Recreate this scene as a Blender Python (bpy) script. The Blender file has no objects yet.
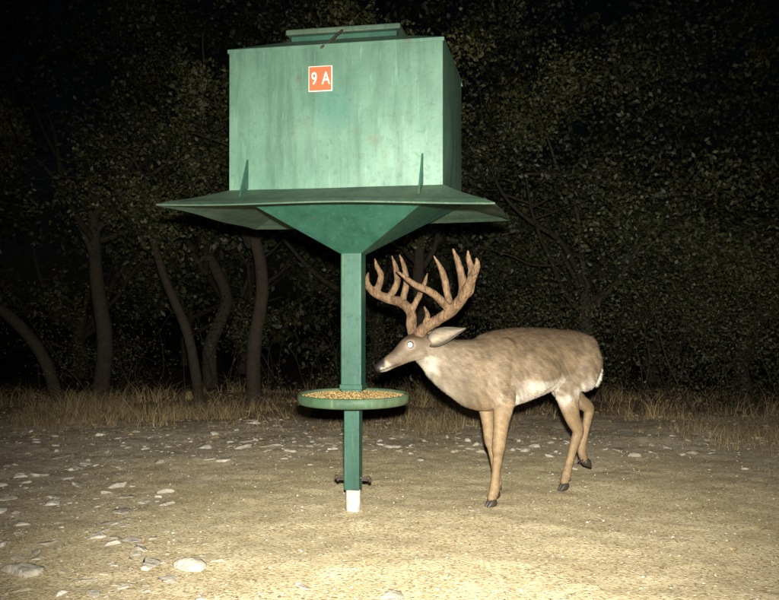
import bpy, math, random
import numpy as np
from mathutils import Vector, Matrix
random.seed(7); rng=np.random.default_rng(7)
S=bpy.context.scene
S.view_settings.view_transform='Standard'; S.view_settings.look='None'; S.view_settings.exposure=0
COL=S.collection

# ------------------------------------------------------------------ helpers
def vnoise(x,y,seed=0):
    xi=np.floor(x).astype(np.int64); yi=np.floor(y).astype(np.int64)
    xf=x-xi; yf=y-yi
    def h(a,b):
        n=(a*374761393+b*668265263+seed*982451653)&0x7fffffff
        n=((n^(n>>13))*1274126177)&0x7fffffff
        return ((n^(n>>16))&0xffff)/65535.0
    u=xf*xf*(3-2*xf); v=yf*yf*(3-2*yf)
    return (h(xi,yi)*(1-u)+h(xi+1,yi)*u)*(1-v)+(h(xi,yi+1)*(1-u)+h(xi+1,yi+1)*u)*v
def ground_h(x,y):
    x=np.asarray(x,float); y=np.asarray(y,float)
    z=(vnoise(x*.5+9,y*.5+3,1)-.5)*.05+(vnoise(x*2.1,y*2.1,2)-.5)*.022
    z+=(vnoise(x*7,y*7,3)-.5)*.010+(vnoise(x*17,y*17,4)-.5)*.006
    return z-.004
def mesh_np(name,V,F,mat=None,smooth=False,attrs=None,matidx=None):
    """V (n,3); F list of arrays (m,k)"""
    me=bpy.data.meshes.new(name)
    V=np.asarray(V,np.float32)
    me.vertices.add(len(V)); me.vertices.foreach_set('co',V.ravel())
    loops=np.concatenate([f.ravel() for f in F]).astype(np.int32)
    tot=np.concatenate([np.full(len(f),f.shape[1]) for f in F]).astype(np.int32)
    st=np.concatenate([[0],np.cumsum(tot)[:-1]]).astype(np.int32)
    me.loops.add(len(loops)); me.loops.foreach_set('vertex_index',loops)
    me.polygons.add(len(tot)); me.polygons.foreach_set('loop_start',st)
    if matidx is not None: me.polygons.foreach_set('material_index',np.asarray(matidx,np.int32))
    if smooth: me.polygons.foreach_set('use_smooth',np.ones(len(tot),bool))
    me.update(calc_edges=True)
    for k,a in (attrs or {}).items():
        a=np.asarray(a,np.float32)
        if a.ndim==1:
            at=me.attributes.new(k,'FLOAT','POINT'); at.data.foreach_set('value',a)
        else:
            at=me.attributes.new(k,'FLOAT_COLOR','POINT')
            at.data.foreach_set('color',np.c_[a,np.ones(len(a))].astype(np.float32).ravel())
    if mat:
        for m in (mat if isinstance(mat,list) else [mat]): me.materials.append(m)
    return me
def obj(name,me,parent=None):
    o=bpy.data.objects.new(name,me); COL.objects.link(o)
    if parent: o.parent=parent
    return o
def crom(P,n):
    P=[np.array(p,float) for p in P]; P=[2*P[0]-P[1]]+P+[2*P[-1]-P[-2]]
    out=[]
    for i in range(1,len(P)-2):
        for j in range(n):
            t=j/n; a,b,c,d=P[i-1:i+3]
            out.append(.5*((2*b)+(-a+c)*t+(2*a-5*b+4*c-d)*t*t+(-a+3*b-3*c+d)*t**3))
    out.append(P[-2]); return np.array(out)
def tube(pts,rad,seg=12,ref=(0,0,1),n=4,egg=0,cap=True,jit=0):
    """tapered tube; pts m x3, rad scalars or (width,height). returns V,F(quads),T(tris)"""
    R=[(r,r) if np.isscalar(r) else r for r in rad]
    if n>1:
        Q=crom([list(p)+list(r) for p,r in zip(pts,R)],n); C=Q[:,:3]; RR=np.abs(Q[:,3:])+1e-4
    else: C=np.array(pts,float); RR=np.array(R,float)
    if cap:  # rounded ends
        t0=C[1]-C[0]; t0/=np.linalg.norm(t0)+1e-9; t1=C[-1]-C[-2]; t1/=np.linalg.norm(t1)+1e-9
        r0=RR[0].min(); r1=RR[-1].min()
        C=np.vstack([C[0]-t0*r0*.85,C[0]-t0*r0*.5,C,C[-1]+t1*r1*.5,C[-1]+t1*r1*.85])
        RR=np.vstack([RR[0]*.5,RR[0]*.86,RR,RR[-1]*.86,RR[-1]*.5])
    m=len(C); T=np.gradient(C,axis=0); T/=np.linalg.norm(T,axis=1)[:,None]+1e-9
    ref=np.array(ref,float); A=ref-T*(T@ref)[:,None]; A/=np.linalg.norm(A,axis=1)[:,None]+1e-9
    B=np.cross(T,A)
    th=np.linspace(0,2*np.pi,seg,endpoint=False)
    ca=np.sin(th)[None,:,None]; cb=np.cos(th)[None,:,None]
    wid=1+egg*np.sin(th)[None,:,None]
    V=C[:,None]+A[:,None]*ca*RR[:,1][:,None,None]+B[:,None]*cb*wid*RR[:,0][:,None,None]
    if jit: V=V+(rng.random(V.shape)-.5)*jit
    V=V.reshape(-1,3)
    i=np.arange(m-1)[:,None]*seg; j=np.arange(seg)[None]; j2=(j+1)%seg
    F=np.stack([i+j,i+j2,i+seg+j2,i+seg+j],-1).reshape(-1,4)
    c0=len(V); V=np.vstack([V,C[0],C[-1]])
    j=np.arange(seg); j2=(j+1)%seg
    T1=np.stack([np.full(seg,c0),j2,j],-1); o=(m-1)*seg
    T2=np.stack([np.full(seg,c0+1),o+j,o+j2],-1)
    return V,F,np.vstack([T1,T2])
class Acc:
    def __init__(s): s.V=[];s.Q=[];s.T=[];s.n=0;s.qm=[];s.tm=[];s.a=[]
    def add(s,V,Q=None,T=None,m=0,a=0.):
        s.V.append(V)
        if Q is not None and len(Q): s.Q.append(Q+s.n); s.qm.append(np.full(len(Q),m))
        if T is not None and len(T): s.T.append(T+s.n); s.tm.append(np.full(len(T),m))
        s.a.append(np.full(len(V),a) if np.isscalar(a) else a)
        s.n+=len(V)
    def mesh(s,name,mat,smooth=False):
        F=[];mi=[]
        if s.Q: F.append(np.vstack(s.Q)); mi.append(np.concatenate(s.qm))
        if s.T: F.append(np.vstack(s.T)); mi.append(np.concatenate(s.tm))
        return mesh_np(name,np.vstack(s.V),F,mat,smooth,{'var':np.concatenate(s.a)},np.concatenate(mi))

# ------------------------------------------------------------------ materials
def newmat(name,rough=.8,spec=.3):
    m=bpy.data.materials.new(name); m.use_nodes=True
    nt=m.node_tree; b=nt.nodes['Principled BSDF']
    b.inputs['Roughness'].default_value=rough; b.inputs['Specular IOR Level'].default_value=spec
    return m,nt,b
def N(nt,t,**k):
    n=nt.nodes.new(t)
    for a,v in k.items():
        if a in n.inputs.keys(): n.inputs[a].default_value=v
        else: setattr(n,a,v)
    return n
def mix(nt,fac,a,b,mode='MIX'):
    n=nt.nodes.new('ShaderNodeMix'); n.data_type='RGBA'; n.blend_type=mode
    for idx,v in ((0,fac),(6,a),(7,b)):
        if hasattr(v,'is_output'): nt.links.new(v,n.inputs[idx])
        elif idx==0: n.inputs[0].default_value=v
        else: n.inputs[idx].default_value=(*v,1)
    return n.outputs[2]
def ramp(nt,v,p0,p1,c0=0,c1=1):
    n=nt.nodes.new('ShaderNodeMapRange'); n.inputs[1].default_value=p0; n.inputs[2].default_value=p1
    n.inputs[3].default_value=c0; n.inputs[4].default_value=c1
    nt.links.new(v,n.inputs[0]); return n.outputs[0]
def noise(nt,scale,detail=4,vec=None,rough=.6):
    n=N(nt,'ShaderNodeTexNoise',Scale=scale,Detail=detail,Roughness=rough)
    if vec is not None: nt.links.new(vec,n.inputs['Vector'])
    return n.outputs[0]
def pos(nt,sc=(1,1,1),objc=False):
    if objc: o=nt.nodes.new('ShaderNodeTexCoord').outputs['Object']
    else: o=nt.nodes.new('ShaderNodeNewGeometry').outputs['Position']
    m=nt.nodes.new('ShaderNodeMapping'); m.inputs['Scale'].default_value=sc
    nt.links.new(o,m.inputs['Vector']); return m.outputs[0]
def bump(nt,b,h,dist,strength=.6):
    n=N(nt,'ShaderNodeBump',Distance=dist,Strength=strength); nt.links.new(h,n.inputs['Height']); nt.links.new(n.outputs[0],b.inputs['Normal'])
def math_(nt,op,a,b=0.):
    n=nt.nodes.new('ShaderNodeMath'); n.operation=op
    for i,v in enumerate((a,b)):
        if hasattr(v,'is_output'): nt.links.new(v,n.inputs[i])
        else: n.inputs[i].default_value=v
    return n.outputs[0]

def paint_mat(name,c1,c2,rust=.3,rough=.5,spec=.4,stain=None,grime=(.09,.05,.025)):
    m,nt,b=newmat(name,rough,spec)
    p=pos(nt,(1,1,1),True); ps=pos(nt,(7,7,.7),True)
    n1=noise(nt,1.7,6,p); c=mix(nt,ramp(nt,n1,.38,.62),c1,c2)
    st=noise(nt,1.6,6,ps,.7); c=mix(nt,ramp(nt,st,.46,.70,0,.7),c,tuple(x*.52 for x in c1))
    st2=noise(nt,5,4,ps,.7); c=mix(nt,ramp(nt,st2,.58,.7,0,.4),c,tuple(min(1,x*1.35+.03) for x in c2))
    n3=noise(nt,24,5,p,.7); c=mix(nt,ramp(nt,n3,.54,.70,0,.5),c,tuple(x*.52 for x in c1))
    n4=noise(nt,5.5,8,p,.78); c=mix(nt,ramp(nt,n4,.60,.68,0,rust),c,grime)
    if stain:
        v=nt.nodes.new('ShaderNodeVectorMath'); v.operation='DISTANCE'; nt.links.new(p,v.inputs[0]); v.inputs[1].default_value=stain
        dd=math_(nt,'ADD',v.outputs['Value'],math_(nt,'MULTIPLY',math_(nt,'SUBTRACT',n3,.5),.16))
        c=mix(nt,ramp(nt,dd,.15,.05,0,.6),c,(.025,.105,.078))
    nt.links.new(c,b.inputs['Base Color'])
    nt.links.new(ramp(nt,n3,.3,.7,rough-.08,rough+.2),b.inputs['Roughness'])
    bump(nt,b,n1,.02,.35)
    return m
M_hop=paint_mat('faded_green_paint',(.050,.115,.076),(.085,.166,.113),.35,.45,stain=(.01,-.46,2.245))
M_grn=paint_mat('green_paint',(.010,.056,.037),(.020,.078,.050),.5,.45)
M_brim=paint_mat('brim_green_paint',(.028,.062,.037),(.054,.092,.056),.8,.6,grime=(.07,.055,.03))
M_tray=paint_mat('tray_green_paint',(.034,.078,.040),(.088,.12,.062),.8,.6,grime=(.14,.11,.06))
m,nt,b=newmat('pale_pipe',.6); n=noise(nt,14,5,pos(nt)); 
nt.links.new(mix(nt,ramp(nt,n,.4,.65),(.44,.44,.39),(.16,.13,.09)),b.inputs['Base Color']); M_pipe=m
m,nt,b=newmat('rusty_steel',.7); n=noise(nt,40,4,pos(nt)); nt.links.new(mix(nt,n,(.03,.018,.012),(.06,.048,.04)),b.inputs['Base Color']); M_steel=m
m,nt,b=newmat('corn',.6); n=N(nt,'ShaderNodeTexVoronoi',Scale=95.); 
nt.links.new(pos(nt),n.inputs['Vector'])
nt.links.new(mix(nt,ramp(nt,n.outputs['Color'],.2,.8),(.24,.15,.05),(.38,.28,.12)),b.inputs['Base Color']); bump(nt,b,n.outputs['Distance'],.01,1); M_corn=m
m,nt,b=newmat('orange_tag',.5); n=noise(nt,30,4,pos(nt,objc=True)); nt.links.new(mix(nt,n,(.30,.07,.025),(.38,.10,.04)),b.inputs['Base Color']); M_tag=m
m,nt,b=newmat('white_tag',.5); n=noise(nt,30,4,pos(nt,objc=True)); nt.links.new(mix(nt,n,(.50,.50,.44),(.36,.36,.31)),b.inputs['Base Color']); M_white=m

# ground
m,nt,b=newmat('ground_dirt',.95,.1)
p=pos(nt); g=nt.nodes.new('ShaderNodeNewGeometry').outputs['Position']
sp=nt.nodes.new('ShaderNodeSeparateXYZ'); nt.links.new(g,sp.inputs[0])
dx=math_(nt,'MULTIPLY',math_(nt,'SUBTRACT',sp.outputs[0],.6),.34); dy=math_(nt,'MULTIPLY',math_(nt,'SUBTRACT',sp.outputs[1],4.2),.34)
d=math_(nt,'SQRT',math_(nt,'ADD',math_(nt,'MULTIPLY',dx,dx),math_(nt,'MULTIPLY',dy,dy)))
nz=noise(nt,1.3,4,p); d=math_(nt,'ADD',d,math_(nt,'MULTIPLY',math_(nt,'SUBTRACT',nz,.5),1.1))
bare=ramp(nt,d,.65,1.3,1,0)
fine=noise(nt,55,5,p,.75); med=noise(nt,5,6,p,.7); big=noise(nt,1.1,3,pos(nt,(1,1,1)),.6)
sand=mix(nt,ramp(nt,med,.35,.65),(.58,.47,.26),(.80,.68,.43))
sand=mix(nt,ramp(nt,big,.45,.62,0,.45),sand,(.45,.35,.19))
sand=mix(nt,ramp(nt,fine,.50,.62,0,.7),sand,(.29,.215,.12))
grav=mix(nt,ramp(nt,med,.38,.62),(.38,.31,.20),(.66,.585,.43))
grav=mix(nt,ramp(nt,big,.42,.6,0,.5),grav,(.28,.22,.14))
grav=mix(nt,ramp(nt,fine,.48,.62,0,.6),grav,(.14,.105,.065))
vor=N(nt,'ShaderNodeTexVoronoi',Scale=30.); nt.links.new(p,vor.inputs['Vector'])
grav=mix(nt,ramp(nt,vor.outputs['Color'],.6,.85,0,.55),grav,(.66,.61,.50))
c=mix(nt,bare,grav,sand)
vor2=N(nt,'ShaderNodeTexVoronoi',Scale=85.); nt.links.new(p,vor2.inputs['Vector'])
c=mix(nt,ramp(nt,vor2.outputs['Color'],.65,.9,0,.5),c,(.78,.69,.49))
c=mix(nt,ramp(nt,vor2.outputs['Color'],.36,.15,0,.65),c,(.19,.145,.085))
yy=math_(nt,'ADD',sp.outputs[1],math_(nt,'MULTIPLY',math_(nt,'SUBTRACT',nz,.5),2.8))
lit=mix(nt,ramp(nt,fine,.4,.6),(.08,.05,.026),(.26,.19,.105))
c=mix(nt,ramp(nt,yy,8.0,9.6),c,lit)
c=mix(nt,ramp(nt,yy,10.3,12.),c,(.018,.013,.009))  # darkness behind the tree line is put into the ground colour
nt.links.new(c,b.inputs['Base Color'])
h=math_(nt,'ADD',fine,math_(nt,'MULTIPLY',vor2.outputs['Distance'],-.35))
bump(nt,b,h,.013,.7); M_ground=m
def varmat(name,ca,cb,rough=.8,spec=.2,bumps=None):
    m,nt,b=newmat(name,rough,spec)
    a=N(nt,'ShaderNodeAttribute',attribute_name='var')
    c=mix(nt,a.outputs['Fac'],ca,cb)
    if bumps:
        n=noise(nt,bumps,4,pos(nt)); c=mix(nt,ramp(nt,n,.35,.7,0,.5),c,tuple(x*.5 for x in ca)); bump(nt,b,n,.02,.7)
    nt.links.new(c,b.inputs['Base Color'])
    return m
M_rock=varmat('limestone',(.30,.26,.19),(.64,.60,.51),.95,.1,30)
M_grass=varmat('dry_grass_blades',(.10,.072,.035),(.32,.245,.125),.8,.2)
M_litter=varmat('leaf_litter',(.09,.055,.025),(.34,.25,.13),.8,.2)
M_leaf=varmat('oak_leaves',(.009,.012,.005),(.086,.084,.030),.55,.3)
M_leafb=varmat('brush_leaves',(.009,.011,.005),(.060,.057,.024),.6,.25)
M_bark=varmat('bark',(.018,.014,.010),(.037,.030,.021),.95,.1,22)

# ------------------------------------------------------------------ ground sheet
def axis(a,b,st,far,c):
    core=list(np.arange(a,b,st)); lo=[];hi=[];s=st;x=a
    while x>-far: s*=1.25; x-=s; lo.append(x)
    s=st;x=core[-1]
    while x<far: s*=1.25; x+=s; hi.append(x)
    return np.array(lo[::-1]+core+hi)
ax=axis(-5.5,5.5,.035,350,0); ay=axis(2.4,10,.035,350,0)
X,Y=np.meshgrid(ax,ay); Z=ground_h(X,Y)
V=np.stack([X,Y,Z],-1).reshape(-1,3); nx=len(ax); ny=len(ay)
i=(np.arange(ny-1)[:,None]*nx+np.arange(nx-1)[None]).ravel()
obj('ground',mesh_np('ground',V,[np.stack([i,i+1,i+nx+1,i+nx],-1)],M_ground,True))

# ------------------------------------------------------------------ stones
def ico(sub):
    import bmesh
    bm=bmesh.new(); bmesh.ops.create_icosphere(bm,subdivisions=sub,radius=1)
    V=np.array([v.co[:] for v in bm.verts]); F=np.array([[v.index for v in f.verts] for f in bm.faces]); bm.free(); return V,F
I1,F1=ico(1); I2,F2=ico(2); I3,F3=ico(3)
def rocks(name,n,fx,size,flat,tmpl,Fm,mat,bury=.3,va=(0,1)):
    A=Acc()
    for k in range(n):
        x,y=fx(); s=size(); V=tmpl.copy()
        dirs=rng.normal(size=(9,3)); dirs/=np.linalg.norm(dirs,axis=1)[:,None]
        for dd in dirs:   # chop planes -> angular stone
            t=V@dd; lim=rng.uniform(.3,.75); V=V-np.clip(t-lim,0,None)[:,None]*dd
        V=V*(1+rng.normal(0,.03,(len(V),1)))
        V=V*np.array([rng.uniform(.7,1.5),rng.uniform(.6,1.1),flat*rng.uniform(.6,1.5)])*s*1.35
        a=rng.uniform(0,6.28); c_,s_=math.cos(a),math.sin(a); V=V@np.array([[c_,s_,0],[-s_,c_,0],[0,0,1]])
        V[:,2]+=V[:,0]*rng.uniform(-.15,.15)
        V+=[x,y,float(ground_h(x,y))+s*flat*(1-2*bury)*.5]
        A.add(V,None,Fm,0,rng.uniform(*va))
    return obj(name,A.mesh(name,mat))
def any_xy():
    y=3.2+5.8*rng.random()**1.2; return rng.uniform(-.62,.62)*y,y
def left_xy():
    while True:
        y=rng.uniform(3.3,8.8); x=-rng.random()*.62*y+.12*y
        if vnoise(np.array(x*1.3),np.array(y*1.3),8)>.5 and rng.random()< (.9 if (x<-.9 or y>6.8) else .10): return x,y
def band_xy():
    return rng.uniform(-3.5,5),rng.normal(7.2,.4)
rocks('gravel',7000,any_xy,lambda:.0025+.0075*rng.random()**3,.6,I1,F1,M_rock,.3,(-.3,.6))
rocks('limestone_rocks',300,left_xy,lambda:.012+.065*rng.random()**3,.28,I3,F3,M_rock,.62,(.05,.9))
rocks('limestone_rubble',380,band_xy,lambda:.010+.042*rng.random()**2.5,.4,I2,F2,M_rock,.5,(-.1,.6))

# ------------------------------------------------------------------ leaf-quads
def leafquads(C,L,W,up=None,flat=0.):
    n=len(C); d=rng.normal(size=(n,3)); d[:,2]*=(1-flat); d/=np.linalg.norm(d,axis=1)[:,None]
    e=rng.normal(size=(n,3)); e[:,2]*=(1-flat); e-=d*(e*d).sum(1)[:,None]; e/=np.linalg.norm(e,axis=1)[:,None]
    nn=np.cross(d,e); L=L[:,None]; W=W[:,None]
    V=np.stack([C-d*L/2,C+e*W/2+nn*W*.15+d*L*.08,C+d*L/2,C-e*W/2+nn*W*.15+d*L*.08],1).reshape(-1,3)
    i=np.arange(n)*4; return V,np.stack([i,i+1,i+2,i+3],-1)
def blades(C,H,W,lean):
    n=len(C); a=rng.uniform(0,6.28,n); w=np.stack([np.cos(a),np.sin(a),0*a],-1)*W[:,None]
    b_=rng.uniform(0,6.28,n); l=np.stack([np.cos(b_),np.sin(b_),0*a],-1)*(lean*H)[:,None]
    up=np.array([0,0,1.])*H[:,None]
    V=np.stack([C-w/2,C+w/2,C+w*.35+l*.3+up*.55,C-w*.35+l*.3+up*.55,C+l+up*.92],1).reshape(-1,3)
    i=np.arange(n)*5; return V,np.stack([i,i+1,i+2,i+3],-1),np.stack([i+3,i+2,i+4],-1)
A=Acc()
def tufts(n,f,hmin,hmax,per=24,spread=.07,seed=11,thr=.42):
    k=0
    while k<n:
        x,y=f()
        if vnoise(np.array(x*.9),np.array(y*1.2),seed)<thr: 
            if rng.random()>.12: continue
        k+=1
        m_=int(per*rng.uniform(.3,1.6)); sp_=spread*rng.uniform(.4,1.8); P=np.c_[rng.normal(x,sp_,m_),rng.normal(y,sp_,m_)]
        C=np.c_[P,ground_h(P[:,0],P[:,1])-.004]; h=hmin+(hmax-hmin)*rng.random()**1.8
        V,Q,T=blades(C,rng.uniform(.3,1,m_)*h,rng.uniform(.002,.005,m_),rng.uniform(.15,1.5,m_))
        A.add(V,Q,T,0,np.repeat(np.clip(rng.normal(.4,.3)+rng.normal(0,.25,m_),0,1),5))
tufts(520,lambda:(rng.uniform(-7,7),rng.uniform(8.7,11.5)),.08,.42)
tufts(240,lambda:(rng.uniform(-6,-1.0),rng.uniform(8.1,9.6)),.06,.36,spread=.10)
tufts(150,lambda:(rng.uniform(2.7,5),rng.normal(7.4,.7)),.04,.26,spread=.10)
tufts(60,lambda:(rng.normal(.4,.55),rng.normal(8.3,.4)),.06,.34)
tufts(40,lambda:(rng.uniform(-3.4,-1.2),rng.uniform(4,7.8)),.02,.06,10)
obj('dry_grass',A.mesh('dry_grass',M_grass))
n=9000; y=7.4+4.5*rng.random(n); x=rng.uniform(-.75,.75,n)*y
n2=1800; y2=3.3+4.5*rng.random(n2); x2=rng.uniform(-.6,.6,n2)*y2
s_=np.r_[rng.uniform(.02,.055,n),rng.uniform(.006,.022,n2)]
x=np.r_[x,x2]; y=np.r_[y,y2]
C=np.c_[x,y,ground_h(x,y)+.006]; V,Q=leafquads(C,s_,s_*rng.uniform(.35,.6,len(x)),flat=.8)
A=Acc(); A.add(V,Q,None,0,np.repeat(rng.random(len(x))*.8,4))
for k in range(90):
    y_=rng.uniform(6.8,9.5); x_=rng.uniform(-.6,.6)*y_; a=rng.uniform(0,3.14); l=rng.uniform(.03,.22)
    z_=float(ground_h(x_,y_))+.006
    Vt,Ft,Tt=tube([(x_,y_,z_),(x_+math.cos(a)*l*.5,y_+math.sin(a)*l*.5,z_+.01),(x_+math.cos(a+.3)*l,y_+math.sin(a+.3)*l,z_)],[.003,.0025,.0015],5,n=2)
    A.add(Vt,Ft,Tt,0,rng.random()*.6)
obj('leaf_litter',A.mesh('leaf_litter',M_litter))

# ------------------------------------------------------------------ trees
def branch(A,p0,d,L,r,seg=7,wob=.25,up=.1,steps=5):
    pts=[np.array(p0,float)]; d=np.array(d,float); d/=np.linalg.norm(d)
    for k in range(steps):
        d=d+rng.normal(0,wob,3)*.5; d[2]+=up; d/=np.linalg.norm(d); pts.append(pts[-1]+d*L/steps)
    rad=np.linspace(r,r*.25,len(pts))
    V,F,T=tube(pts,list(rad),seg,ref=(.3,.9,.2),n=3,jit=r*.18); A.add(V,F,T,0,float(rng.random()))
    return pts,d
def gapmask(P,thr):
    a=.55*vnoise(P[:,0]*1.5+P[:,1]*.35,P[:,2]*1.7+P[:,1]*.2,21)+.30*vnoise(P[:,0]*3.7+P[:,1],P[:,2]*4.1,22)+.15*vnoise(P[:,1]*3+P[:,0]*2,P[:,2]*3+P[:,0],23)
    return a+rng.normal(0,.045,len(P))>thr
def lum(P):
    return .5*vnoise(P[:,0]*.8+P[:,1]*.3,P[:,2]*.9,31)+.5*vnoise(P[:,0]*2.6+P[:,1],P[:,2]*2.9,32)
def tree(name,x,y,H,R,r0,lean=(0,0),low=.42,clumps=40,per=420,leaf=.058,mat=None,seed=0,trunkpts=None,var=(0,1),zmin=.15,gap=.46):
    global rng
    rng=np.random.default_rng(1000+seed)
    A=Acc(); z0=float(ground_h(x,y))-.1; hf=H*low
    if trunkpts is None:
        trunkpts=[(x,y,z0)]+[(x+lean[0]*t+rng.normal(0,.07),y+lean[1]*t+rng.normal(0,.05),z0+hf*t) for t in (.33,.66,1.)]
    V,F,T=tube(trunkpts,list(np.linspace(r0*1.15,r0*.75,len(trunkpts))),11,ref=(.2,.9,.1),n=6,jit=r0*.14)
    A.add(V,F,T,0,.6)
    top=np.array(trunkpts[-1]); ends=[]
    nl=6
    for k in range(nl):
        a=2*math.pi*(k+rng.uniform(-.3,.3))/nl
        L=R*rng.uniform(.75,1.15); d=(math.cos(a),math.sin(a),rng.uniform(.35,1.3))
        pts,_=branch(A,top-np.array([0,0,rng.uniform(0,.5)]),d,L,r0*.5,up=.12,wob=.4)
        for j in range(4):
            q=pts[rng.integers(2,len(pts))]; dd=rng.normal(size=3); dd[2]=abs(dd[2])*.6-.1
            p2,_=branch(A,q,dd,R*rng.uniform(.35,.6),r0*.18,5,.35,.03,4); ends+= [p2[-1],p2[-2],p2[2]]
    pts,_=branch(A,top,(rng.normal(0,.4),0,1),(H-hf)*.6,r0*.4,up=.05,wob=.5); ends+=pts[2:]
    E=np.array(ends)
    cx,cy=top[0],top[1]; zc=(hf+H)/2+.05; hz=(H-hf)/2+.35
    C=[];va=[]
    for k in range(clumps):
        if k<clumps*.35: c_=E[rng.integers(len(E))]+rng.normal(0,.15,3)
        else:
            v=rng.normal(size=3); v/=np.linalg.norm(v); v*=rng.random()**.33
            c_=np.array([cx+v[0]*R*1.1,cy+v[1]*R,zc+v[2]*hz])
        rr=rng.uniform(.18,.55); m_=int(per*(rr/.4)**2)
        P=rng.normal(size=(m_,3))*[.5,.5,.34]*rr
        ax_=rng.normal(size=3); ax_/=np.linalg.norm(ax_); P+=ax_*(rng.uniform(-1,1,m_)*rr*.8)[:,None]
        P=P+c_
        C.append(P); va.append(rng.uniform(*var)**1.3+rng.normal(0,.15,m_))
    C=np.vstack(C); va=np.concatenate(va); k=(C[:,2]>zmin)&gapmask(C,gap); C=C[k]; va=va[k]
    va=np.clip(va*np.clip((lum(C)-.25)*2.4,.05,1.4),0,1)
    V,Q=leafquads(C,rng.uniform(.6,1.25,len(C))*leaf,rng.uniform(.45,.7,len(C))*leaf)
    A.add(V,Q,None,1,np.repeat(va,4))
    return obj(name,A.mesh(name,[M_bark,mat or M_leaf]))
spec=[(-6.3,10.4,5.8,2.0,.11,.36),(-3.75,10.8,5.8,2.0,.10,.42),(-1.62,10.0,6.0,1.9,.085,.40),(.6,11.2,5.9,2.0,.09,.38),
      (2.6,10.6,5.6,2.0,.09,.28),(4.5,10.4,5.0,1.8,.09,.2),(6.9,10.9,4.4,1.8,.1,.15),(-4.9,9.9,5.4,1.6,.06,.45),(-2.6,12.2,6.2,2.0,.10,.34)]
for i,(x,y,H,R,r,low) in enumerate(spec):
    tree('oak_tree' if i==0 else 'oak_tree.%03d'%i,x,y,H,R,r,lean=(random.uniform(-.2,.2),random.uniform(-.1,.1)),low=low,clumps=78,per=420,seed=i,var=(0,1) if x<1 else (0,.55),leaf=.062)  # dimmer right side is put into darker leaf colours
tree('oak_tree.009',-2.35,10.4,4.8,1.3,.06,low=.5,clumps=26,seed=21,trunkpts=[(-2.35,10.4,-.1),(-2.5,10.4,.8),(-2.85,10.5,1.6),(-3.1,10.6,2.4)])
tree('oak_tree.010',-4.1,10.2,4.6,1.3,.07,low=.5,clumps=22,seed=22,trunkpts=[(-4.0,10.2,-.1),(-4.25,10.2,.6),(-4.75,10.2,1.15),(-5.5,10.3,1.5),(-5.9,10.4,2.1)])
A_=[]
for i,(x,y) in enumerate([(-8,14),(-5.2,14.0),(-2.6,14.6),(-.2,13.6),(2.0,13.8),(4.2,13.2),(6.6,13.5),(-9,11.5),(9,12.2),(-4,16.5),(.8,16.5),(4.5,16)]):
    A_.append(tree('tmp',x,y,7.0 if x<4.3 else 4.7,2.5,.12,low=.16,clumps=70,per=170,leaf=.12,seed=40+i,var=(0,.35),gap=.44))  # low var range: the far row's dimness is put into its leaf colour
bpy.ops.object.select_all(action='DESELECT')
for o in A_: o.select_set(True)
bpy.context.view_layer.objects.active=A_[0]; bpy.ops.object.join(); A_[0].name='distant_trees'
def shrub(name,x,y,H,R,seed,n=1500,tw=14,leaf=.05):
    global rng
    rng=np.random.default_rng(seed); A=Acc(); ends=[]
    for k in range(tw):
        a=rng.uniform(0,6.28); px,py=x+rng.normal(0,R*.3),y+rng.normal(0,R*.3)
        pts,_=branch(A,(px,py,-.03),(math.cos(a)*.5,math.sin(a)*.5,1),H*rng.uniform(.5,1.1),rng.uniform(.004,.012),4,.35,.02,5)
        ends+=pts[2:]
        for j in range(3):
            q=pts[rng.integers(1,5)]; p2,_=branch(A,q,rng.normal(size=3)+[0,0,.4],H*.35,.003,3,.4,0,3); ends+=p2[1:]
    E=np.array(ends); C=E[rng.integers(len(E),size=n)]+rng.normal(0,.13,(n,3)); C=C[(C[:,2]>.03)]; C=C[gapmask(C,.43)]
    V,Q=leafquads(C,rng.uniform(.6,1.2,len(C))*leaf,rng.uniform(.4,.6,len(C))*leaf); A.add(V,Q,None,1,np.repeat(np.clip(rng.random(len(C))*np.clip((lum(C)-.2)*2,.05,1.2),0,1),4))
    return obj(name,A.mesh(name,[M_bark,M_leafb]))
sh=[(-5.2,9.8,1.0,.9,900),(-3.2,10.8,1.0,.9,500),(-.6,10.6,1.0,.9,900),(.9,10.0,1.0,.7,1200),(2.0,10.0,1.7,1.0,4000),(3.3,9.6,2.0,1.0,7000),(4.6,9.2,2.3,1.0,8500),(5.7,9.4,2.2,1.0,7000),(-1.9,11.8,1.6,1,2000),(-6.2,9.2,1.2,.8,1000),(2.9,11.5,2.4,1.2,6000),(1.2,11.6,2,1.3,3500),(-4.4,12.3,1.8,1.3,3000),(-.2,12.4,1.8,1.4,3000),(-6.6,11.8,1.8,1.3,3000),(4.2,10.6,2.8,1.1,7000)]
for i,(x,y,H,R,n) in enumerate(sh): shrub('shrub' if i==0 else 'shrub.%03d'%i,x,y,H,R,300+i,n)

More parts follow.
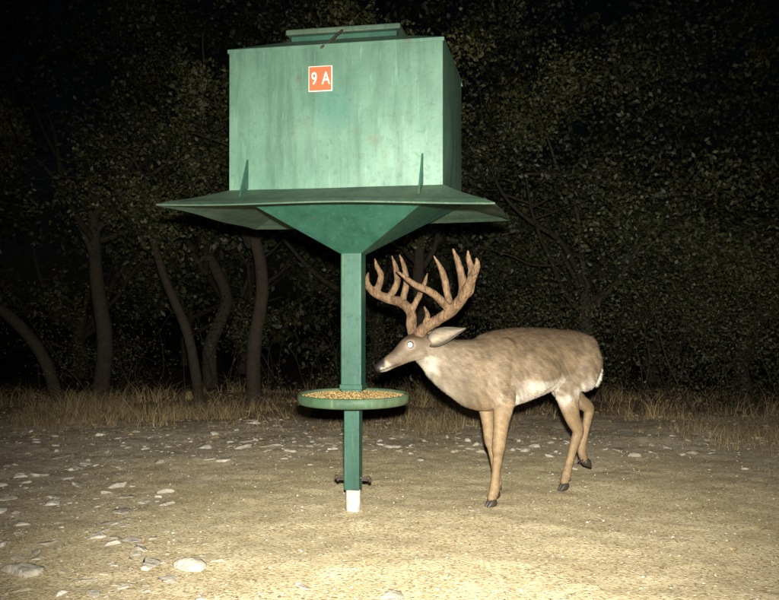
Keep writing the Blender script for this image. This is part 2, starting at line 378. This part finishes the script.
# ------------------------------------------------------------------ feeder
rng=np.random.default_rng(99)
feeder=bpy.data.objects.new('deer_feeder',None); COL.objects.link(feeder)
feeder.location=(-.21,4.84,0); feeder.rotation_euler=(0,0,math.radians(-11))
def poly(name,V,F,mat,bev=0,solid=0,smooth=False):
    me=bpy.data.meshes.new(name); me.from_pydata([tuple(v) for v in V],[],F); me.materials.append(mat); me.update()
    o=obj(name,me,feeder)
    if solid: md=o.modifiers.new('s','SOLIDIFY'); md.thickness=solid; md.offset=0
    if bev: md=o.modifiers.new('b','BEVEL'); md.width=bev; md.segments=2; md.limit_method='ANGLE'
    if smooth:
        for pl in me.polygons: pl.use_smooth=True
    return o
def boxm(name,x0,x1,y0,y1,z0,z1,mat,bev=.004):
    V=[(x,y,z) for z in (z0,z1) for x,y in ((x0,y0),(x1,y0),(x1,y1),(x0,y1))]
    return poly(name,V,[(3,2,1,0),(4,5,6,7),(0,1,5,4),(1,2,6,5),(2,3,7,6),(3,0,4,7)],mat,bev)
w,d=.58,.45; zb,zt=1.811,2.572
nu=24; V=[];F=[]
per=[(-w,-d),(w,-d),(w,d),(-w,d)]
ring=[]
for e in range(4):
    a=np.array(per[e]); c=np.array(per[(e+1)%4]); nrm=np.array([(c-a)[1],-(c-a)[0]]); nrm/=np.linalg.norm(nrm)
    for k in range(nu): ring.append((a+(c-a)*k/nu,nrm,k/nu,e))
nr=16
for j in range(nr+1):
    t=j/nr
    for p_,nm,s,e in ring:
        bul=math.sin(math.pi*s)*math.sin(math.pi*t)*.012+ (float(vnoise(np.array(s*4+e*7.),np.array(t*3.)))-.5)*.018*math.sin(math.pi*s)
        V.append((*(p_+nm*bul),zb+(zt-zb)*t))
m_=len(ring)
for j in range(nr):
    for k in range(m_): F.append((j*m_+k,j*m_+(k+1)%m_,(j+1)*m_+(k+1)%m_,(j+1)*m_+k))
o=poly('hopper',V,F,M_hop,smooth=True)
md=o.modifiers.new('e','EDGE_SPLIT'); md.split_angle=math.radians(40)
lw,ld=.32,.26; zl=2.665
V=[(-w-.009,-d-.009,zt-.014),(w+.009,-d-.009,zt-.014),(w+.009,d+.009,zt-.014),(-w-.009,d+.009,zt-.014),
   (-w-.009,-d-.009,zt+.006),(w+.009,-d-.009,zt+.006),(w+.009,d+.009,zt+.006),(-w-.009,d+.009,zt+.006),
   (-lw,-ld,zl),(lw,-ld,zl),(lw,ld,zl),(-lw,ld,zl)]
poly('roof',V,[(0,1,5,4),(1,2,6,5),(2,3,7,6),(3,0,4,7),(4,5,9,8),(5,6,10,9),(6,7,11,10),(7,4,8,11),(8,9,10,11)],M_hop,.003)
boxm('lid_collar',-lw+.02,lw-.02,-ld+.02,ld-.02,zl-.02,zl+.035,M_grn)
boxm('lid',-lw-.005,lw+.005,-ld-.005,ld+.005,zl+.037,zl+.068,M_brim,.008)
V,Fq,T=tube([(-.06,-d-.02,zt-.015),(-.03,-d+.04,zt+.035),(.0,-ld-.012,zl+.04),(.01,-ld+.05,zl+.074)],[.007]*4,6,n=2)
obj('lid_strap',mesh_np('lid_strap',V,[Fq,T],M_steel,True),feeder)
def brimz(x,y):
    base=1.726-.03*(-y/.73)*(.5+.5*x/.86)
    return base+.004*math.sin(x*5+1)+.004*math.sin(y*7+x*3)
nb=26; V=[];F=[]
W2,D2=.865,.73
pin=[(-w-.001,-d-.001),(w+.001,-d-.001),(w+.001,d+.001),(-w-.001,d+.001)]; pou=[(-W2,-D2),(W2,-D2),(W2,D2),(-W2,D2)]
rows=7
for r in range(rows):
    t=r/(rows-1)
    for e in range(4):
        for k in range(nb):
            s=k/nb; a=np.array(pin[e])*(1-s)+np.array(pin[(e+1)%4])*s; c=np.array(pou[e])*(1-s)+np.array(pou[(e+1)%4])*s
            p_=a*(1-t)+c*t; z=(zb+.004)*(1-t)+brimz(c[0],c[1])*t-.008*math.sin(math.pi*t)
            if r==rows-1: z-=.008
            V.append((p_[0],p_[1],z))
m_=4*nb
for r in range(rows-1):
    for k in range(m_): F.append((r*m_+k,(r+1)*m_+k,(r+1)*m_+(k+1)%m_,r*m_+(k+1)%m_))
poly('brim',V,F,M_brim,0,.008)
for gx in (-.475,.475):
    for sy in (-1,1):
        poly('brim_gusset',[(gx,sy*(d+.004),zb+.015),(gx,sy*(d+.13),zb-.055),(gx,sy*(d+.004),zb+.17)],[(0,1,2)],M_grn,0,.010)
pw=.061; zf=1.497
V=[(-w+.006,-d+.006,zb-.002),(w-.006,-d+.006,zb-.002),(w-.006,d-.006,zb-.002),(-w+.006,d-.006,zb-.002),(-pw,-pw,zf),(pw,-pw,zf),(pw,pw,zf),(-pw,pw,zf)]
poly('funnel',V,[(0,4,5,1),(1,5,6,2),(2,6,7,3),(3,7,4,0)],M_grn,.003,.006)
boxm('feeder_tube',-pw,pw,-pw,pw,.70,zf+.01,M_grn,.008)
boxm('tube_collar',-pw-.005,pw+.005,-pw-.005,pw+.005,.715,.745,M_grn,.004)
boxm('lower_post',-.045,.045,-.045,.045,.135,.70,M_grn,.006)
boxm('tube_strip',-pw+.012,-pw+.022,-pw-.005,-pw+.001,.78,zf-.01,M_brim,.001)  # thin paler strip up the tube's left edge
V,Fq,T=tube([(0,0,-.12),(0,0,.06),(0,0,.15)],[.044,.043,.042],20,ref=(0,1,0),n=2,cap=False)
obj('base_pipe',mesh_np('base_pipe',V,[Fq,T],M_pipe,True),feeder)
for zz,yy in ((.205,-.02),(.185,.02)):
    V,Fq,T=tube([(-.10,yy,zz),(.10,yy,zz)],[.007,.007],8,n=1); obj('cross_bolt',mesh_np('cross_bolt',V,[Fq,T],M_steel,True),feeder)
    for sx in (-1,1):
        V,Fq,T=tube([(sx*.088,yy,zz),(sx*.102,yy,zz)],[.014,.014],6,n=1,cap=False); obj('bolt_nut',mesh_np('bolt_nut',V,[Fq,T],M_steel),feeder)
def lathe(name,prof,mat,seg=64):
    V=[];F=[]
    for r_,z_ in prof:
        for k in range(seg):
            a=2*math.pi*k/seg; V.append((r_*math.cos(a),r_*math.sin(a),z_))
    for j in range(len(prof)-1):
        for k in range(seg): F.append((j*seg+k,j*seg+(k+1)%seg,(j+1)*seg+(k+1)%seg,(j+1)*seg+k))
    return poly(name,V,F,mat,0,0,True)
prof=[(.05,.628),(.285,.628),(.308,.632),(.319,.642),(.323,.662),(.321,.684),(.314,.690),(.306,.686),(.303,.672),(.300,.655),(.05,.652)]
lathe('tray',prof,M_tray)
cp=[(.302,.670),(.25,.676),(.20,.678),(.14,.682),(.10,.690),(.075,.700),(.063,.706),(.05,.707)]
o=lathe('corn_fill',cp,M_corn,96)
A=Acc()
for k in range(1300):
    r_=.30*math.sqrt(rng.random()*.97+.03); a=rng.uniform(0,6.28); r_=max(r_,.07)
    z_=np.interp(r_,[c[0] for c in cp][::-1],[c[1] for c in cp][::-1])+.003
    V=I1*np.array([.006,.0045,.003]); t=rng.uniform(0,6.28); V=V@np.array([[math.cos(t),math.sin(t),0],[-math.sin(t),math.cos(t),0],[0,0,1]])
    A.add(V+[r_*math.cos(a),r_*math.sin(a),z_],None,F1,0,0)
obj('corn_kernels',A.mesh('corn_kernels',M_corn),feeder)
boxm('tag_plate',-.131,-.001,-d-.019,-d-.013,2.325,2.460,M_white,.001)
boxm('tag_face',-.126,-.006,-d-.022,-d-.0195,2.330,2.455,M_tag,.001)
def text(ch,x,z,size):
    cu=bpy.data.curves.new('tag_text','FONT'); cu.body=ch; cu.size=size; cu.extrude=.0012; cu.align_x='CENTER'; cu.offset=.0012
    cu.materials.append(M_white); o=bpy.data.objects.new('tag_character',cu); COL.objects.link(o); o.parent=feeder
    o.location=(x,-d-.0245,z); o.rotation_euler=(math.radians(90),0,0); o.scale=(.72,1,1)
text('9',-.098,2.362,.092); text('A',-.034,2.362,.092)

# ------------------------------------------------------------------ deer
buck=bpy.data.objects.new('whitetail_buck',None); COL.objects.link(buck)
FW=np.array([-.83,-.56,0]); LT=np.array([.56,-.83,0])
A=Acc()
def add(*a,**k):
    V,F,T=tube(*a,**k); A.add(V,F,T)
trunk=[((1.335,5.55,.82),(.07,.085)),((1.275,5.515,.848),(.125,.15)),((1.205,5.47,.855),(.145,.175)),((1.11,5.41,.853),(.148,.185)),((1.015,5.35,.850),(.156,.20)),((.828,5.22,.828),(.178,.230)),((.663,5.10,.802),(.172,.240)),
 ((.535,5.01,.788),(.145,.220)),((.42,4.93,.823),(.115,.177)),((.32,4.87,.868),(.093,.140)),((.245,4.83,.918),(.074,.106)),((.19,4.805,.955),(.064,.086))]
add([t[0] for t in trunk],[t[1] for t in trunk],28,n=5,egg=.06)
head=[((.225,4.82,.965),(.050,.066)),((.175,4.795,.967),(.060,.074)),((.135,4.777,.957),(.062,.076)),((.095,4.76,.934),(.052,.066)),((.05,4.74,.904),(.040,.050)),((.005,4.722,.878),(.034,.041)),((-.035,4.706,.857),(.034,.036)),((-.058,4.697,.846),(.029,.028))]
add([t[0] for t in head],[t[1] for t in head],20,n=4,egg=.10)
def P3(base,f,l,z): return np.array(base)+np.array([f*-.93,f*-.37,z])+np.array([.37,-.93,0])*l
for s in (1,-1):
    add([P3((.135,4.777,.985),-.02,s*.040,.0),P3((.135,4.777,.985),.022,s*.044,-.012)],[.020,.016],10,n=2)
    add([P3((.15,4.777,.925),-.02,s*.030,.0),P3((.15,4.777,.925),.05,s*.022,-.025)],[.034,.022],10,n=2)
for s in (1,-1):
    a=np.array([.60,5.06,0])+LT*s*.100
    add([a+[.05,.03,.95],a+[.0,0,.84],a+[-.03,-.02,.74],a+[.02,0,.66]],[(.05,.07),(.075,.10),(.08,.10),(.055,.08)],14,ref=FW,n=3)
    h=np.array([1.215,5.475,0])+LT*s*.078
    add([h+[.01,.01,.93],h+[0,0,.84],h+[-.03,-.01,.72]],[(.080,.09),(.098,.14),(.08,.13)],14,ref=FW,n=3)
    r=np.array([.83,5.22,0])+LT*s*.10
    add([r+[-.10,-.07,.86],r+[0,0,.80],r+[.10,.07,.80]],[(.08,.13),(.095,.15),(.08,.12)],14,n=3)
legs={
 'fl':([(.66,4.985,.74),(.680,4.975,.635),(.662,4.96,.49),(.645,4.953,.352),(.645,4.962,.31),(.632,4.967,.20),(.623,4.970,.105),(.606,4.955,.055)],
       [(.062,.088),(.056,.076),(.040,.050),(.038,.040),(.029,.033),(.022,.027),(.028,.033),(.025,.031)]),
 'fr':([(.55,5.14,.74),(.585,5.14,.625),(.603,5.125,.49),(.617,5.12,.365),(.626,5.125,.325),(.650,5.16,.21),(.668,5.19,.105),(.655,5.175,.055)],
       [(.058,.082),(.048,.064),(.036,.042),(.035,.037),(.026,.029),(.021,.025),(.026,.030),(.024,.029)]),
 'hl':([(1.255,5.42,.80),(1.15,5.36,.69),(1.150,5.375,.60),(1.185,5.41,.47),(1.228,5.443,.385),(1.211,5.44,.32),(1.175,5.435,.20),(1.150,5.43,.105),(1.132,5.418,.055)],
       [(.09,.12),(.074,.105),(.060,.084),(.040,.055),(.033,.044),(.029,.036),(.023,.028),(.028,.033),(.025,.031)]),
 'hr':([(1.165,5.55,.80),(1.13,5.50,.70),(1.175,5.53,.625),(1.27,5.60,.56),(1.345,5.655,.505),(1.345,5.66,.45),(1.315,5.64,.33),(1.293,5.63,.225),(1.312,5.645,.165)],
       [(.09,.12),(.074,.098),(.058,.078),(.040,.052),(.033,.043),(.029,.035),(.023,.028),(.026,.031),(.024,.029)])}
for k,(p_,r_) in legs.items(): add(p_,r_,14,ref=FW,n=4)
add([(1.345,5.575,.885),(1.385,5.605,.82),(1.395,5.61,.73),(1.385,5.605,.66)],[(.030,.022),(.038,.024),(.034,.02),(.014,.01)],10,ref=FW,n=3)
add([np.array([1.03,5.37,.665]),np.array([1.10,5.42,.66]),np.array([1.14,5.45,.64])],[.02,.03,.035],10,n=3)
add([(1.165,5.45,.68),(1.16,5.45,.62)],[.04,.034],10,ref=FW,n=2)
def remeshed(name,me,vox,smooth=3):
    t=bpy.data.objects.new('tmp',me); COL.objects.link(t)
    md=t.modifiers.new('r','REMESH'); md.mode='VOXEL'; md.voxel_size=vox; md.use_smooth_shade=True
    md=t.modifiers.new('s','SMOOTH'); md.iterations=smooth; md.factor=.5
    dg=bpy.context.evaluated_depsgraph_get(); out=bpy.data.meshes.new_from_object(t.evaluated_get(dg)); out.name=name
    bpy.data.objects.remove(t); return out
body=remeshed('body',A.mesh('b',[]),.0065,5)
nv=len(body.vertices); P=np.empty(nv*3,np.float32); body.vertices.foreach_get('co',P); P=P.reshape(-1,3).astype(float)
Nn=np.empty(nv*3,np.float32); body.vertices.foreach_get('normal',Nn); Nn=Nn.reshape(-1,3).astype(float)
EYE=np.array([.118,4.722,.975])
def sm(x,a,b): t=np.clip((x-a)/(b-a),0,1); return t*t*(3-2*t)
def dist(c): return np.linalg.norm(P-np.array(c),axis=1)
def mixc(C,w_,c): return C*(1-w_[:,None])+np.array(c)*w_[:,None]
nzv=vnoise(P[:,0]*30+P[:,2]*13,P[:,1]*22+P[:,2]*25,5)-.5; nlo=vnoise(P[:,0]*7+P[:,2]*5,P[:,1]*6+P[:,2]*9,6)-.5
C=np.tile(np.array([.148,.107,.064]),(nv,1))*(1+.45*nlo+.25*nzv)[:,None]
C=mixc(C,sm(P[:,2]+nlo*.08,.82,1.0)*sm(P[:,0],.40,.6)*.85,(.078,.052,.031))            # dark back
C=mixc(C,sm(P[:,0],.60,.35)*.6,(.140,.112,.078))                                  # greyer neck
C=mixc(C,sm(P[:,0],.60,.35)*sm(P[:,2],.92,1.0)*.7,(.075,.055,.036))
C=mixc(C,sm(dist((.60,4.97,.78)),.20,.08)*.4,(.19,.145,.092))
C=mixc(C,sm(dist((.83,5.05,.72)),.22,.08)*.4,(.20,.155,.10))
C=mixc(C,sm(P[:,0],.21,.13)*.7,(.098,.070,.043))                                  # face
C=mixc(C,sm(P[:,2],.985,1.02)*sm(P[:,0],.25,.18),(.045,.028,.016))                # forehead
C=mixc(C,sm(np.abs(P[:,0]-.03),.06,.0)*sm(Nn[:,2],-.2,.6)*.7,(.045,.030,.02))
legm=sm(P[:,2],.66,.54); C=mixc(C,legm*.8,(.205,.138,.072))
bel=sm(-Nn[:,2]+nzv*.3,.08,.55)*sm(P[:,0],.58,.72)*sm(P[:,2],.79,.71)*sm(P[:,2],.5,.6); C=mixc(C,bel*.92,(.45,.40,.33))
C=mixc(C,sm(-Nn[:,2]+nlo*.5,.2,.8)*sm(P[:,0],.50,.30)*sm(P[:,0],.05,.2)*.7,(.30,.27,.215))
C=mixc(C,sm(dist((.235,4.79,.850))+nzv*.05,.075,.030)*.6,(.40,.37,.30))
C=mixc(C,sm(dist(EYE),.036,.026)*.5,(.22,.185,.14)); C=mixc(C,sm(dist(EYE),.023,.018),(.018,.012,.009))
C=mixc(C,sm(dist((-.03,4.703,.85)),.050,.038)*.75,(.30,.27,.21))
# mouth line and nostril
jaw=np.abs(P[:,2]-(.835+.36*(P[:,0]+.04))); C=mixc(C,sm(jaw,.008,.003)*sm(P[:,0],.075,.04)*.8,(.02,.014,.01))
C=mixc(C,sm(P[:,0],-.015,-.035)*sm(P[:,2],.848,.856)+0,(.014,.011,.010))
C=mixc(C,sm(P[:,0],-.045,-.055),(.012,.010,.009))
C=mixc(C,sm(dist((1.40,5.65,.74)),.10,.06)*.95,(.50,.47,.41)); C=mixc(C,sm(dist((1.33,5.60,.72)),.10,.06)*.8,(.45,.42,.35))
C=mixc(C,sm(dist((1.155,5.46,.66)),.12,.07)*.85,(.45,.40,.33))
C=mixc(C,sm(dist((1.235,5.47,.40)),.06,.03)*.7,(.06,.035,.018)); 
C=mixc(C,sm(P[:,2],.045,.035),(.03,.022,.018))
def setcol(me,C):
    at=me.attributes.new('col','FLOAT_COLOR','POINT'); at.data.foreach_set('color',np.c_[C,np.ones(len(C))].astype(np.float32).ravel())
C=np.clip(C,.005,.9); setcol(body,C)
m,nt,b=newmat('deer_coat',.62,.3); at=N(nt,'ShaderNodeAttribute',attribute_name='col')
nt.links.new(at.outputs['Color'],b.inputs['Base Color']); M_coat=m
body.materials.clear(); body.materials.append(M_coat); obj('body',body,buck)
body.calc_loop_triangles(); lt=np.empty(len(body.loop_triangles)*3,np.int32); body.loop_triangles.foreach_get('vertices',lt); lt=lt.reshape(-1,3)
ar=np.linalg.norm(np.cross(P[lt[:,1]]-P[lt[:,0]],P[lt[:,2]]-P[lt[:,0]]),axis=1); nf=140000
ti=rng.choice(len(lt),nf,p=ar/ar.sum()); u=rng.random((nf,3)); u/=u.sum(1)[:,None]
tv=lt[ti]; R0=(P[tv]*u[:,:,None]).sum(1); NN=(Nn[tv]*u[:,:,None]).sum(1); NN/=np.linalg.norm(NN,axis=1)[:,None]+1e-9; CC=C[tv[:,0]]
flow=np.tile(np.array([.75,.5,-.45]),(nf,1)); lg=R0[:,2]<.6; flow[lg]=[.1,.05,-1]
flow+=rng.normal(0,.22,(nf,3)); flow-=NN*(flow*NN).sum(1)[:,None]; flow/=np.linalg.norm(flow,axis=1)[:,None]+1e-9
Lh=rng.uniform(.010,.024,nf); Lh[(R0[:,0]<.2)]*=.35; Lh[lg]*=.5; Lh[R0[:,2]<.05]*=.1; Lh[np.linalg.norm(R0-EYE,axis=1)<.028]*=.1; Lh[R0[:,0]<-.04]*=.2
clump=.6+.8*vnoise(R0[:,0]*45+R0[:,2]*20,R0[:,1]*45+R0[:,2]*50,9)
sd=np.cross(flow,NN); wd=.0012
tip=R0+flow*Lh[:,None]+NN*(Lh*rng.uniform(.08,.38,nf))[:,None]
Vf=np.stack([R0-sd*wd,R0+sd*wd,tip],1).reshape(-1,3); ii=np.arange(nf)*3
Cf=np.repeat(np.clip(CC*(clump*rng.uniform(.7,1.3,nf))[:,None],0,.9),3,axis=0)
me=mesh_np('fur',Vf,[np.stack([ii,ii+1,ii+2],-1)],M_coat,False,{'col':Cf}); obj('fur',me,buck)
def ear(name,base,tip,width,face):
    base=np.array(base);tip=np.array(tip); ax_=tip-base; L=np.linalg.norm(ax_); ax_/=L
    f=np.array(face,float); f-=ax_*(f@ax_); f/=np.linalg.norm(f); sdv=np.cross(ax_,f); V=[];cc=[]
    nu,nv_=14,11
    for i in range(nu+1):
        t=i/nu; wv=width*(.35+.65*math.sin(math.pi*min(1,t*1.05+.02)**.75))*(1-t**5) if t<1 else .001
        for j in range(nv_):
            s=(j/(nv_-1)-.5)*2; cup=(s*s)*.5*wv
            V.append(base+ax_*L*t+sdv*s*wv*.5+f*cup); 
            cc.append(np.array([.27,.225,.165])*(1-.8*abs(s)**2.5)*(1-.55*t)*rng.uniform(.75,1.2))
    F=np.array([[i*nv_+j,i*nv_+j+1,(i+1)*nv_+j+1,(i+1)*nv_+j] for i in range(nu) for j in range(nv_-1)])
    me=mesh_np(name,np.array(V),[F],M_coat,True,{'col':np.array(cc)}); o=obj(name,me,buck)
    md=o.modifiers.new('s','SOLIDIFY'); md.thickness=.006
ear('left_ear',(.232,4.765,.985),(.425,4.66,1.070),.092,(-.25,-1,.25))
ear('right_ear',(.20,4.85,.99),(.29,5.01,1.055),.09,(-.7,-.3,.1))
m,nt,b=newmat('eye_shine',.12,.8)  # white base colour stands in for flash thrown back by the eye
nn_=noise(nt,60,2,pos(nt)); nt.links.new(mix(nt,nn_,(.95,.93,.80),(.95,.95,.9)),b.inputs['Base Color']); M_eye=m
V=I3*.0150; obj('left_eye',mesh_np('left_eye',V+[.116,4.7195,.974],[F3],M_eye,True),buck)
A=Acc()
def at_(p_,r_): 
    V,F,T=tube(p_,[r*1.2 if r>.01 else r for r in r_],10,ref=(.15,.95,.1),n=5,jit=.004); A.add(V,F,T)
at_([(.165,4.775,1.01),(.185,4.765,1.055),(.264,4.74,1.109),(.350,4.68,1.172),(.407,4.62,1.244),(.4416,4.58,1.321),(.474,4.52,1.412),(.468,4.50,1.45)],[.024,.027,.026,.027,.025,.022,.015,.006])
at_([(.4416,4.58,1.31),(.450,4.58,1.39),(.432,4.56,1.45),(.428,4.55,1.495)],[.018,.017,.013,.005])
at_([(.40,4.62,1.23),(.405,4.63,1.33),(.378,4.62,1.44),(.350,4.61,1.51)],[.020,.019,.015,.005])
at_([(.345,4.69,1.16),(.325,4.71,1.27),(.300,4.71,1.38),(.250,4.69,1.475)],[.020,.018,.015,.005])
at_([(.34,4.68,1.17),(.245,4.64,1.262),(.14,4.60,1.312),(.035,4.57,1.39)],[.021,.018,.015,.005])
at_([(.20,4.76,1.07),(.215,4.72,1.14),(.195,4.69,1.19)],[.016,.013,.005])
at_([(.40,4.62,1.23),(.455,4.62,1.27),(.47,4.62,1.33)],[.015,.010,.005])
at_([(.14,4.83,1.01),(.128,4.86,1.075),(.125,4.90,1.155),(.074,4.95,1.212),(-.009,5.0,1.238),(-.087,5.0,1.272),(-.134,4.98,1.33),(-.125,4.95,1.39)],[.024,.026,.025,.025,.024,.021,.016,.006])
at_([(-.08,5.0,1.27),(-.05,5.0,1.37),(-.075,4.99,1.43),(-.088,4.98,1.475)],[.018,.016,.012,.005])
at_([(-.005,5.0,1.24),(.045,5.0,1.33),(.038,5.0,1.42),(.015,4.98,1.49)],[.019,.017,.014,.005])
at_([(.074,4.95,1.21),(.10,4.95,1.33),(.085,4.95,1.43),(.06,4.94,1.495)],[.018,.015,.012,.005])
at_([(.12,4.90,1.15),(.165,4.90,1.235),(.20,4.90,1.31),(.222,4.89,1.385)],[.018,.015,.012,.005])
ant=remeshed('antlers',A.mesh('a',[]),.0045,3)
m,nt,b=newmat('antler',.75,.25); n=noise(nt,24,5,pos(nt,(1,1,.5)),.7); n2=noise(nt,110,4,pos(nt,(1,1,.3)))
c=mix(nt,ramp(nt,n,.38,.62),(.085,.048,.024),(.20,.130,.072)); c=mix(nt,ramp(nt,n2,.48,.68,0,.75),c,(.045,.025,.012)); nt.links.new(c,b.inputs['Base Color']); bump(nt,b,n2,.012,1)
ant.materials.clear(); ant.materials.append(m); obj('antlers',ant,buck)
m,nt,b=newmat('hoof',.5,.4); n=noise(nt,50,3,pos(nt)); nt.links.new(mix(nt,n,(.02,.016,.012),(.05,.038,.028)),b.inputs['Base Color']); M_hoof=m
A=Acc()
def hoof(c,f,down=(0,0,-1)):
    f=np.array(f,float);f/=np.linalg.norm(f); c=np.array(c,float); dn=np.array(down,float);dn/=np.linalg.norm(dn); s=np.cross(f,dn)
    for k in (-1,1):
        V,F,T=tube([c+s*k*.012-f*.012,c+s*k*.013+f*.012+dn*.014,c+s*k*.011+f*.042+dn*.032],[(.014,.026),(.015,.024),(.007,.009)],10,ref=-dn,n=3)
        if down==(0,0,-1): V[:,2]=np.maximum(V[:,2],.001)
        A.add(V,F,T)
        V,F,T=tube([c+s*k*.012-f*.028-dn*.045,c+s*k*.014-f*.036-dn*.028],[.008,.005],7,n=2); A.add(V,F,T)
hoof((.606,4.952,.035),FW); hoof((.655,5.175,.035),FW); hoof((1.132,5.418,.035),FW); hoof((1.325,5.655,.135),(.25,.2,-1),(.8,.5,.3))
obj('hooves',A.mesh('hooves',M_hoof,True),buck)

# ------------------------------------------------------------------ light / world / camera
cam=bpy.data.cameras.new('camera'); cam.sensor_width=36; cam.lens=38.6; cam.clip_end=1500; cam.clip_start=.05
co=bpy.data.objects.new('camera',cam); COL.objects.link(co); co.location=(0,0,1.2); co.rotation_euler=(math.radians(90.34),0,0); S.camera=co
l=bpy.data.lights.new('camera_flash','SPOT'); l.energy=3900; l.color=(1,.955,.86); l.shadow_soft_size=.03; l.spot_size=math.radians(70); l.spot_blend=1
lo=bpy.data.objects.new('camera_flash',l); COL.objects.link(lo); lo.location=(.02,-.02,1.34); lo.rotation_euler=(math.radians(84),0,math.radians(-2))
elev=math.radians(28)
s=bpy.data.lights.new('fill_sun','SUN'); s.energy=.15; s.angle=math.radians(.5); s.color=(1,.95,.86)  # added fill, no moon: brightens far ground and woods from behind the camera
so=bpy.data.objects.new('fill_sun',s); COL.objects.link(so); so.rotation_euler=(math.radians(90)-elev,0,0)
w_=bpy.data.worlds.new('World'); S.world=w_; w_.use_nodes=True; nt=w_.node_tree
sk=nt.nodes.new('ShaderNodeTexSky'); sk.sky_type='NISHITA'; sk.sun_disc=False; sk.sun_elevation=elev; sk.sun_rotation=math.radians(180)
bg=nt.nodes['Background']; nt.links.new(sk.outputs[0],bg.inputs[0]); bg.inputs[1].default_value=.0003
